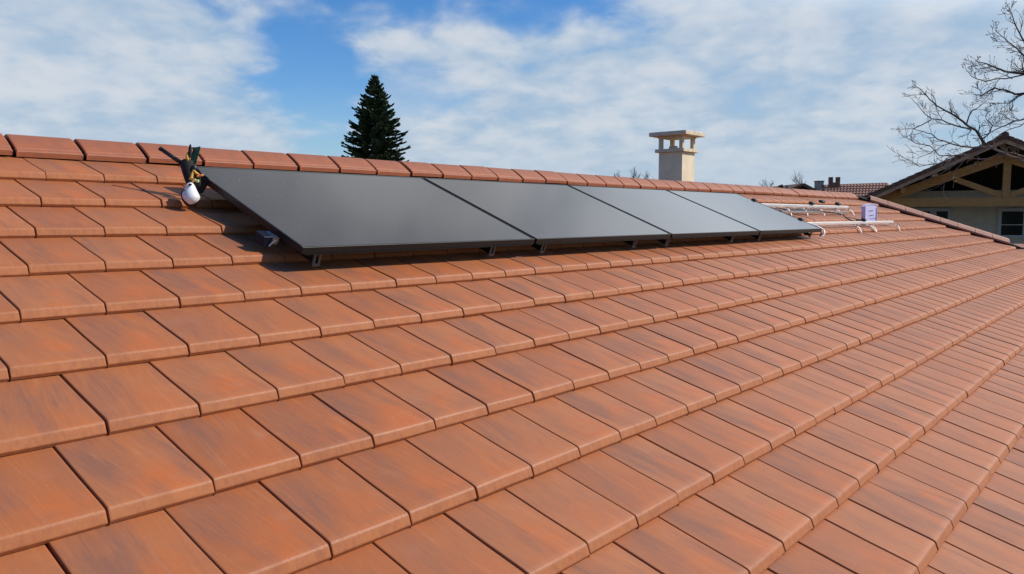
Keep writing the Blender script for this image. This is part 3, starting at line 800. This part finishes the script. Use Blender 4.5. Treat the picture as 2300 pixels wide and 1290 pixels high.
# ------------------------------------------------------------------ timber-gabled house
def gable_house():
    Z0 = 21.0
    U = Vector((0, 0, 1)); B = Vector((fwd.x, fwd.y, 0)).normalized(); B.rotate(Matrix.Rotation(R(-25.5), 3, 'Z')); A = B.cross(U)
    O = at(2258, 453.5, Z0)
    def loc(x, y, z):                            # where the line of sight through (x, y) meets the upright plane z - Z0 behind the truss
        d = at(x, y, 1.0) - CAMPOS; t = ((O - CAMPOS).dot(B) + z - Z0) / d.dot(B)
        p = CAMPOS + d * t - O; return p.dot(A), p.dot(B), p.dot(U)
    def wp(a, b, h): return O + A * a + B * b + U * h
    base = Vector((wp(0, 3, 0).x, wp(0, 3, 0).y, GROUND_Z))
    hs = thing('timber_gable_house', 'house with dark gable roof and exposed golden timber truss, behind the hip at right', 'house', base)
    # roof planes, verge .7 m in front of the truss
    bz = -.7
    aA, _, hA = loc(2258, 304, Z0 + bz); aL, _, hL = loc(1944, 441, Z0 + bz)
    slope = (hA - hL) / (aA - aL)
    ext = 1.2
    bmid = 9.0
    mb = MB(); mbf = MB(); mbs = MB()
    for sg in (-1, 1):
        dl = Vector((sg * (aA - aL + ext), 0, -(aA - aL + ext) * slope))
        def q(t, b, dh=0): return wp(aA + dl.x * t, b, hA + dl.z * t + dh)
        nrm = (U * 1 + A * sg * slope).normalized()
        L = (q(1, 0) - q(0, 0)); L2 = L / 2
        mb.box(q(.5, (bz + bmid) / 2) - nrm * .045, L2, B * (bmid - bz) / 2, nrm * .045)
        for k in range(24):                       # course steps seen at the verge
            c = q((k + .5) / 24, bz + .06) + nrm * .012
            mb.box(c, L2 / 24 * 1.08 + nrm * .008, B * .075, nrm * .012)
        mbf.box(q(.5, bz + .03) - nrm * .135, L2, B * .02, nrm * .045)
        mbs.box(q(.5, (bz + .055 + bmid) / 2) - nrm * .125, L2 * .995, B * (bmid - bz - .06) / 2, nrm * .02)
    rf = mb.build('roof', M['roof_dark'], hs)
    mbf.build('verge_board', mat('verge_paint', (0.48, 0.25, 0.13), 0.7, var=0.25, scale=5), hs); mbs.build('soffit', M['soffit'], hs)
    mb = MB(); mb.tube([wp(aA, bz - .01, hA + .01), wp(aA, bmid, hA + .01)], .09, 8); mb.build('ridge_cap', M['roof_dark'], rf)
    # truss
    def beam(name, p, q, wd, th, m=M['timber'], db=0.0):
        mbm = MB(); a0, b0, h0 = p; a1, b1, h1 = q
        mbm.bar(wp(a0, b0 + db, h0), wp(a1, b1 + db, h1), th, wd, up=B.cross(A), bev=.006) if False else mbm.bar(wp(a0, b0 + db, h0), wp(a1, b1 + db, h1), th, wd, up=U, bev=.006)
        mbm.build(name, m, hs)
    s = Z0 / F
    beam('tie_beam', (-2.95, 0, 0), (3.6, 0, 0), .245, .16)
    beam('king_post', (0, 0, .123), (0, 0, 1.20), .0, .0) if False else None
    mbm = MB(); mbm.box(wp(0, 0, .123 + .54), A * .09, B * .075, U * .54, .006); mbm.build('king_post', M['timber'], hs)
    aR0, _, hR0 = loc(1985, 447, Z0); aR1, _, hR1 = loc(2258, 354, Z0)
    sl2 = (hR1 - hR0) / (aR1 - aR0)
    beam('rafter', (aR0, 0, hR0), (aR1 - .05, 0, hR1 - .05 * sl2), .235, .15)
    beam('rafter', (-aR0 + 2 * aR1, 0, hR0), (aR1 + .05, 0, hR1 - .05 * sl2), .235, .15)
    a1, _, h1 = loc(2146, 403, Z0); a2, _, h2 = loc(2250, 440, Z0)
    beam('strut', (a1, 0, h1), (a2, 0, h2), .15, .12, db=.01); beam('strut', (-a1, 0, h1), (-a2, 0, h2), .15, .12, db=.01)
    a1, _, h1 = loc(2251, 322, Z0 - .55); a2, _, h2 = loc(2262, 352, Z0 - .45)
    beam('ridge_bracket', (a1, -.5, h1), (a2, -.42, h2), .10, .12, M['timber_grey'])
    # purlin ends under the soffit
    for x, y in ((2028, 428), (2100, 392), (2180, 352)):
        a1, _, h1 = loc(x, y, Z0 - .5)
        mbm = MB(); mbm.box(wp(a1, -.3, h1), A * .06, B * .30, U * .08, .004); mbm.build('purlin', M['timber'], hs)
    mbm = MB(); mbm.box(wp(0, -.09, -.16), A * .07, B * .03, U * .03); mbm.build('beam_plate', M['brick_brown'], hs)
    # walls
    bw = 1.0
    _, _, ht = loc(2200, 428, Z0 + bw)
    zg = GROUND_Z - O.z
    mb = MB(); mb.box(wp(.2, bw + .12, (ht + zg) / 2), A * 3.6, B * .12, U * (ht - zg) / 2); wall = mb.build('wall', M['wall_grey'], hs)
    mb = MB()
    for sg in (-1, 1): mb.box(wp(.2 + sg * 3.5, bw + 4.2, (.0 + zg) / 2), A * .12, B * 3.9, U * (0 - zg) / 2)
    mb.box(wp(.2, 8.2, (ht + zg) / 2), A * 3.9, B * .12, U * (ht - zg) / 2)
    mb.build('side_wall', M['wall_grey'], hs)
    mb = MB(); hb = hA - .12; mb.prism([wp(aA, bw + .5, hb), wp(aA - 4.2, bw + .5, hb - 4.2 * slope), wp(aA + 4.2, bw + .5, hb - 4.2 * slope)], B * .05); mb.build('attic_shade_sheet', M['void'], hs)  # near-black sheet painting the shade of the recess behind the truss
    # wall seams
    mb = MB()
    for x in (2141, 2218):
        a1, _, h1 = loc(x, 467, Z0 + bw); mb.box(wp(a1, bw - .003, h1 - 1.0), A * .006, B * .003, U * 1.0)
    mb.build('wall_seam', M['frame_grey'], hs)
    def window(x0, x1, y0, y1):
        a0, _, h0 = loc(x0, y0, Z0 + bw); a1, _, h1 = loc(x1, y1, Z0 + bw)
        mbw = MB(); fwd_ = bw - .02
        t = .09
        mbw.box(wp((a0 + a1) / 2, fwd_, h0 - t / 2), A * (a1 - a0) / 2, B * .03, U * t / 2)
        mbw.box(wp((a0 + a1) / 2, fwd_, h1 + t / 2), A * (a1 - a0) / 2, B * .03, U * t / 2)
        for a in (a0 + t / 2, a1 - t / 2): mbw.box(wp(a, fwd_, (h0 + h1) / 2), A * t / 2, B * .03, U * ((h0 - h1) / 2 - t))
        am = (a0 + a1) / 2
        if a1 - a0 < 1.0: mbw.box(wp(am, fwd_ - .003, h1 + (h0 - h1) * .45), A * ((a1 - a0) / 2 - t), B * .02, U * .012)
        fo = mbw.build('window', M['frame_grey'], hs)
        mp_ = MB(); mp_.box(wp((a0 + a1) / 2, fwd_ + .005, (h0 + h1) / 2), A * ((a1 - a0) / 2 - t), B * .008, U * ((h0 - h1) / 2 - t)); mp_.build('pane', M['window_dark'], fo)
    window(2242, 2304, 468, 536); window(2096, 2134, 468, 540); window(2052, 2094, 468, 540)
gable_house()

# ------------------------------------------------------------------ far roofs behind the ridge
def far_roofs():
    A = Vector((right.x, right.y, 0)).normalized(); B = Vector((fwd.x, fwd.y, 0)).normalized(); U = Vector((0, 0, 1))
    # dark gabled house
    z = 46.0; s = z / F
    hs = thing('far_house', 'small dark gabled house far behind the ridge, with a grey block chimney', 'house', Vector((*at(1815, 430, z).xy, GROUND_Z)))
    ap_ = at(1805, 416, z); l = at(1778, 427.5, z); r = at(1832, 430, z)
    mb = MB()
    for e in (l, r):
        d = e - ap_; e2 = ap_ + d * 1.6; n = d.cross(B).normalized()
        if n.z < 0: n = -n
        mb.box((ap_ + e2) / 2 + B * 3 + n * .05, (e2 - ap_) / 2, B * 3, n * .07)
    mb.build('roof', M['roof_dark'], hs)
    mb = MB(); mb.box(Vector((*((l + r) / 2 + B * 3.2).xy, (GROUND_Z + r.z - .3) / 2)), A * 1.2, B * 2.6, U * (r.z - .3 - GROUND_Z) / 2); mb.build('wall', M['grey_block'], hs)
    mb = MB(); mb.prism([ap_ - U * .12 + B * .3, l * .85 + ap_ * .15 - U * .15 + B * .3, r * .85 + ap_ * .15 - U * .15 + B * .3], B * .2); mb.build('gable_boarding', M['void'], hs)
    q0, q1 = at(1835, 408.5, z + 1), at(1849.5, 440, z + 1)
    mb = MB(); c = (q0 + q1) / 2
    mb.box(c + B * .2, A * (q1 - q0).dot(A) / 2, B * .25, U * abs((q1 - q0).z) / 2, .01); ch = mb.build('chimney', M['grey_block'], hs)
    mb = MB(); mb.box(Vector((c.x, c.y, q0.z + .03)) + B * .2, A * ((q1 - q0).dot(A) / 2 + .02), B * .28, U * .03); mb.build('chimney_cap', M['roof_dark'], ch)
    # long dark roof with channel-tiled slope and notched chimney
    z = 33.0
    hs = thing('channel_tiled_house', 'low house with old red channel tiles and notched brown chimney, left of the timber gable', 'house', Vector((*at(1900, 430, z).xy, GROUND_Z)))
    mb = MB(); t0, t1 = at(1846, 421.5, z + 2.5), at(1990, 416.5, z + 2.5); e0, e1 = at(1850, 446, z), at(1990, 446, z)
    mb.add([t0, t1, e1, e0, t0 - U * .15, t1 - U * .15, e1 - U * .15, e0 - U * .15], [(0, 3, 2, 1), (4, 5, 6, 7), (0, 1, 5, 4), (3, 7, 6, 2), (0, 4, 7, 3), (1, 2, 6, 5)])
    N = 20
    for i in range(N):                            # rows of round channel tiles, course by course
        f = (i + .5) / N; a = t0.lerp(t1, f) + B * -.25; b = e0.lerp(e1, f)
        for k in range(5):
            p, q = a.lerp(b, k / 5), a.lerp(b, (k + 1.12) / 5)
            mb.tube([p + U * .03, q + U * .05], [.075, .095], 8)
    rf = mb.build('roof', M['channel'], hs)
    mb = MB(); mb.bar(t0 + U * .04, t1 + U * .04, .25, .16, bev=.03); mb.build('ridge_cap', M['roof_dark'], rf)
    cw = Vector((*((e0 + e1) / 2 + B * 2.4).xy, 0)); hw = (e1 - e0).length / 2 - .1
    mb = MB(); zt = e0.z - .1; cw.z = (zt + GROUND_Z) / 2; mb.box(cw, A * hw, B * 2.2, U * (zt - GROUND_Z) / 2); mb.build('wall', M['grey_block'], hs)
    q0, q1 = at(1862, 398, z + 1.6), at(1885, 432, z + 1.6); c = (q0 + q1) / 2; hw = (q1 - q0).dot(A) / 2; hz = abs((q1 - q0).z) / 2
    mb = MB(); mb.box(c - U * .12, A * hw, B * hw * .45, U * (hz - .12), .01)
    ch = mb.build('chimney', M['brick_brown'], hs)
    for sg in (-1, 1):
        mb = MB(); mb.box(c + A * sg * hw * .70 + U * (hz - .13), A * hw * .33, B * hw * .40, U * .125, .008); mb.build('chimney_horn', M['brick_brown'], ch)
    # two little chimneys of a roof hidden by the ridge
    z = 40.0
    hs = thing('hidden_house', 'far house mostly hidden by the ridge, only its two small dark chimney tops showing', 'house', Vector((*at(1760, 440, z).xy, GROUND_Z)))
    c = at(1760, 436, z)
    mb = MB(); mb.box(Vector((c.x, c.y, (GROUND_Z + c.z) / 2)) + B * 2, A * 3, B * 2, U * (c.z - GROUND_Z) / 2); mb.build('wall', M['grey_block'], hs)
    mb = MB(); mb.prism([c + A * 3.3 + B * -.3 , c + A * 3.3 + B * 2 + U * .25, c + A * 3.3 + B * 4.3], A * -6.6); mb.build('roof', M['roof_dark'], hs)
    mb = MB(); p = at(1753.5, 430, z); mb.box(p + U * .05, A * .10, B * .1, U * .26, .02); mb.prism([at(1746, 425, z), at(1749, 419.5, z), at(1757, 414.5, z), at(1759, 416, z), at(1759, 428, z), at(1746, 428, z)], B * .2)
    mb.build('chimney', M['soffit'], hs)
    mb = MB(); p = at(1767.5, 426, z); mb.box(p, A * .055, B * .06, U * .23, .01); mb.build('chimney', M['grey_block'], hs)
far_roofs()

# ------------------------------------------------------------------ trees
def grow(mb, p, d, L, r, lev, rnd, spread=.6, tip=None, minr=.004, up=.15):
    """one twig as a bent tube, with side twigs of its own"""
    n = 4 if lev > 0 else 3
    pts = [p]; dirs = [d]
    for i in range(n):
        d = (d + Vector((rnd.gauss(0, .11), rnd.gauss(0, .11), rnd.gauss(0, .11) + up * .35))).normalized()
        p = p + d * (L / n); pts.append(p); dirs.append(d)
    rad = [max(minr, r * (1 - .55 * i / n)) for i in range(n + 1)]
    mb.tube(pts, rad, 5 if lev > 1 else 4, cap=False)
    if lev <= 0:
        if tip:
            for k in range(rnd.choice((1, 1, 2))):
                mb.ball(pts[-1] + Vector((rnd.gauss(0, .6), rnd.gauss(0, .6), rnd.gauss(0, .6))) * tip, tip * rnd.uniform(.6, 1.1), seg=5, rings=3)
        return
    for i in range(1, n + 1):
        for k in range(rnd.choice((0, 1, 1)) if i < n else rnd.choice((1, 2))):
            ax = dirs[i].orthogonal().normalized()
            ax.rotate(Matrix.Rotation(rnd.uniform(0, 2 * math.pi), 3, dirs[i]))
            nd = (dirs[i] + ax * rnd.uniform(.5, 1.2) * spread * 1.3).normalized()
            grow(mb, pts[i], nd, L * rnd.uniform(.5, .85), rad[i] * .68, lev - 1, rnd, spread, tip, minr, up)
def limb(mb, pix, z0, dz, r0, r1, rnd, twig=.5, lev=1, tip=.016, minr=.005, every=.16, start=1):
    """a main limb through photographed points at distance z0 .. z0+dz, clothed with twigs"""
    n = len(pix); pts = []
    for i, (x, y) in enumerate(pix): pts.append(at(x, y, z0 + dz * i / (n - 1) + rnd.gauss(0, .06)))
    fin = []
    for i in range(n - 1):                         # small kinks between the points
        for k in range(3):
            t = k / 3; q = pts[i].lerp(pts[i + 1], t); L = (pts[i + 1] - pts[i]).length
            if k: q += Vector((rnd.gauss(0, 1), rnd.gauss(0, 1), rnd.gauss(0, 1))) * L * .020
            fin.append(q)
    fin.append(pts[-1]); m = len(fin)
    rad = [r0 + (r1 - r0) * i / (m - 1) for i in range(m)]
    mb.tube(fin, rad, 7)
    acc = 0.0
    for i in range(start, m):
        acc += (fin[i] - fin[i - 1]).length
        if acc > every:
            acc = 0.0
            d = (fin[i] - fin[i - 1]).normalized(); ax = d.orthogonal().normalized()
            ax.rotate(Matrix.Rotation(rnd.uniform(0, 6.28), 3, d))
            nd = (d * .8 + ax * rnd.uniform(.5, 1.1)).normalized()
            grow(mb, fin[i], nd, twig * rnd.uniform(.6, 1.2), rad[i] * .6, lev, rnd, tip=tip, minr=minr)
    grow(mb, fin[-1], (fin[-1] - fin[-2]).normalized(), twig * .8, r1, lev, rnd, tip=tip, minr=minr)
rnd = random.Random(21)
zA = 32.0
foot = at(2262, 470, zA); foot.z = GROUND_Z
tA = thing('bare_tree', 'leafless tree behind the timber-gabled house, its dark forked limb rising over the roof', 'tree', foot)
mb = MB(); q1 = at(2250, 400, zA); q2 = at(2208, 319, zA)
mb.tube([foot, foot.lerp(q1, .5) + Vector((.1, .1, 0)), q1, q1.lerp(q2, .5) + Vector((0, 0, .05)), q2], [.24, .19, .14, .10, .075], 10); mb.build('trunk', M['bark'], tA, smooth=True)
mb = MB()
kw = dict(rnd=rnd, twig=.36, lev=2, tip=.013, minr=.0055, every=.30)
limb(mb, [(2208, 319), (2193, 294), (2169, 279), (2150, 264), (2132, 253), (2104, 238), (2083, 217), (2068, 201)], zA, -.6, .056, .014, **kw)
limb(mb, [(2180, 290), (2151, 284), (2116, 270), (2092, 267), (2077, 256), (2051, 226)], zA, .8, .034, .010, **kw)
limb(mb, [(2092, 269), (2071, 281), (2051, 290), (2036, 290)], zA + .6, .4, .024, .012, **kw)
limb(mb, [(2171, 279), (2176, 262), (2183, 250), (2196, 243), (2206, 235)], zA, -.5, .03, .012, **kw)
limb(mb, [(2205, 314), (2222, 300), (2230, 282), (2215, 268)], zA, -.5, .03, .012, **kw)
mb.build('crown', M['bark'], tA)
# the tree right of the picture, nearer than the gable: upper limbs and the low ones over the gable, coloured as sunlit
zB = 15.6
foot = at(2520, 600, zB); foot.z = GROUND_Z
tB = thing('bare_tree', 'leafless tree at the right picture edge, its fine twigs hanging across the gable and sky', 'tree', foot)
mb = MB(); top = at(2480, -60, zB); mid = at(2500, 260, zB)
mb.tube([foot, foot.lerp(mid, .5) + Vector((.05, -.08, 0)), mid, mid.lerp(top, .6), top], [.20, .17, .13, .09, .05], 12); mb.build('trunk', M['bark'], tB, smooth=True)
mb = MB(); kw = dict(rnd=rnd, twig=.24, lev=2, tip=.009, minr=.0034, every=.17)
limb(mb, [(2490, 300), (2400, 215), (2340, 178), (2310, 167), (2290, 165), (2255, 160), (2230, 150), (2206, 141)], zB, -.7, .043, .010, start=7, **kw)
limb(mb, [(2340, 178), (2310, 166), (2270, 175), (2235, 178), (2215, 184), (2184, 173)], zB - .3, .4, .016, .008, start=3, **kw)
limb(mb, [(2490, 300), (2400, 240), (2340, 216), (2310, 210), (2280, 212), (2260, 203), (2235, 198), (2220, 205), (2205, 215), (2197, 213)], zB, .5, .031, .008, start=8, **kw)
limb(mb, [(2400, 215), (2340, 160), (2310, 140), (2290, 115), (2272, 100), (2250, 82)], zB - .3, .6, .025, .008, start=5, **kw)
limb(mb, [(2485, 200), (2380, 160), (2330, 135), (2310, 110), (2295, 85), (2280, 55), (2274, 36)], zB, -.4, .028, .008, start=6, **kw)
limb(mb, [(2330, 214), (2310, 211), (2285, 215), (2268, 232), (2235, 232)], zB + .2, .5, .014, .007, start=3, **kw)
limb(mb, [(2490, 330), (2400, 280), (2330, 262), (2310, 265), (2280, 272), (2250, 285), (2220, 300)], zB, -.5, .028, .008, start=7, **kw)
limb(mb, [(2340, 262), (2310, 272), (2290, 285), (2265, 292)], zB - .2, .5, .012, .007, start=3, **kw)
mb.build('crown', M['bark'], tB)
mb = MB(); kw = dict(rnd=rnd, twig=.26, lev=1, tip=.0095, minr=.0042, every=.13)
limb(mb, [(2495, 430), (2400, 400), (2340, 378), (2300, 364), (2262, 348), (2222, 329), (2185, 332), (2150, 327), (2107, 314), (2092, 301), (2065, 294)], zB, .7, .031, .008, start=7, **kw)
limb(mb, [(2222, 329), (2190, 345), (2140, 350), (2110, 350), (2089, 328), (2060, 323), (2036, 310)], zB + .6, .7, .015, .007, start=2, **kw)
limb(mb, [(2340, 378), (2300, 352), (2270, 343), (2247, 344), (2220, 357), (2168, 357), (2130, 380), (2100, 398)], zB + .1, .5, .015, .007, start=4, **kw)
limb(mb, [(2140, 350), (2110, 368), (2065, 374), (2045, 362), (2023, 350)], zB + .9, .5, .010, .006, start=2, **kw)
limb(mb, [(2168, 357), (2140, 395), (2112, 416)], zB + .5, .2, .009, .006, start=2, **kw)
limb(mb, [(2163, 332), (2140, 318), (2112, 330), (2088, 345), (2070, 352)], zB + .9, .3, .009, .006, start=2, **kw)
lo_ = mb.build('low_branches', M['bark_lit'], tB); 
# spruce
def spruce():
    z = 34.0; r = random.Random(5)
    apx = at(841, 172, z); base = Vector((apx.x, apx.y, GROUND_Z)); s = z / F
    t = thing('spruce_tree', 'dark green cone-shaped spruce standing behind the ridge', 'tree', base)
    mb = MB(); mb.tube([base, base.lerp(apx, .6), apx - Vector((0, 0, .05))], [.28, .13, .012], 10); mb.build('trunk', M['bark'], t, smooth=True)
    mb = MB(); H = apx.z - base.z
    def needle_twig(p, d, L, wd):
        d = d.normalized(); sd = d.cross(Vector((0, 0, 1)))
        if sd.length < .05: sd = d.orthogonal()
        sd.normalize(); n = sd.cross(d)
        a = r.uniform(0, 3.14); s1 = sd * math.cos(a) + n * math.sin(a); s2 = s1.cross(d)
        for sv in (s1, s2):
            mb.add([p - sv * wd * .5, p + d * L * .55 - sv * wd * .62, p + d * L, p + d * L * .55 + sv * wd * .62, p + sv * wd * .5], [(0, 1, 2, 3, 4)])
    h = .10
    def width(h):                                # half width h metres under the tip
        y = h / s
        prof = [(0, 3), (30, 17), (60, 32), (90, 46), (120, 58), (150, 67), (190, 77), (260, 92), (600, 120)]
        for (a, b), (c, d) in zip(prof, prof[1:]):
            if y <= c: return (b + (d - b) * (y - a) / (c - a)) * s
        return 120 * s
    for k in range(5):
        d = Vector((r.gauss(0, .3), r.gauss(0, .3), 1)); needle_twig(apx - Vector((0, 0, .12 + .05 * k)), d, .26, .045)
    needle_twig(apx - Vector((0, 0, .15)), Vector((0.03, 0, 1)), .25, .04)
    while h < min(H - .8, 8.5):
        wd = width(h); nb = 11 if h < 4.6 else 6
        a0 = r.uniform(0, 6.28)
        for b in range(nb):
            az = a0 + 6.283 * (b + r.uniform(-.3, .3)) / nb; L = wd * r.choice((.70, .82, .9, .97, 1.0, 1.08)) * r.uniform(.93, 1.05)
            out = Vector((math.cos(az), math.sin(az), 0)); p = Vector((apx.x, apx.y, apx.z - h + r.uniform(-.13, .13)))
            d = (out + Vector((0, 0, .16 - .22 * min(1, h / 4) + r.gauss(0, .10)))).normalized()
            m = max(3, int(L / .085)); q = p.copy()
            mb.tube([p, p + d * L * .9], [.014, .005], 3, cap=False)
            for i in range(1, m + 1):
                f = i / m
                dd = (d + Vector((0, 0, .42 * f * f))).normalized(); q = q + dd * (L / m)
                if f < .22: continue
                tw = (.30 * (1 - f) + .13) * r.uniform(.7, 1.25) * min(1, .28 + wd * .9)
                side = dd.cross(Vector((0, 0, 1))).normalized()
                for sg in (-1, 1):
                    nd = dd * .8 + side * sg * r.uniform(.5, 1.0) + Vector((0, 0, r.uniform(-.15, .35)))
                    needle_twig(q, nd, tw, .065)
                    if r.random() < .8: needle_twig(q + nd.normalized() * tw * .4, nd + side * sg * .4 + Vector((0, 0, .15)), tw * .6, .05)
            needle_twig(q - dd * .05, dd + Vector((0, 0, .25)), r.uniform(.12, .24) * min(1, .4 + wd), .05)
        h += .125 if h < 4.6 else .22
    mb.build('crown', M['needles'], t)
spruce()
# bare tops of far trees
def far_tree(label, pix, z, Lpx, seed, spread=.55, stems=5):
    r = random.Random(seed); x, y = pix; s = z / F
    tp = at(x, y, z); base = Vector((tp.x, tp.y, GROUND_Z))
    t = thing('bare_tree', label, 'tree', base, 'far bare trees behind the ridge')
    fork = tp - Vector((0, 0, .55 * Lpx * s))
    mb = MB(); mb.tube([base, fork], [.16, .06], 7); mb.build('trunk', M['bark_far'], t, smooth=True)
    mb = MB()
    for k in range(stems):
        d = Vector((r.gauss(0, .55), r.gauss(0, .55), 1)).normalized()
        grow(mb, fork - Vector((0, 0, .1)), d, Lpx * s * r.uniform(.7, 1.15), .022, 2, r, spread, None, .006, .35)
    mb.build('crown', M['bark_far'], t)
far_tree('slender bare treetop left of the cream chimney, in the middle of three', (1425, 404), 38.0, 17, 4)
far_tree('small bare treetop touching the left side of the cream chimney', (1458, 404), 38.0, 17, 9)
far_tree('lowest faint bare treetop, farthest left of the cream chimney', (1390, 405), 40.0, 16, 12, stems=4)
far_tree('wide faint bare treetop between the cream chimney and the small far chimneys', (1722, 421), 42.0, 20, 14, .7, 8)
far_tree('tiny bare bush top over the dark gabled far house', (1800, 413), 52.0, 18, 17, .5, 7)

# ------------------------------------------------------------------ ground
mb = MB(); S = 1500
mb.add([(-S, -S, GROUND_Z), (S, -S, GROUND_Z), (S, S, GROUND_Z), (-S, S, GROUND_Z)], [(0, 1, 2, 3)])
tag(mb.build('ground', M['ground']), kind='structure')
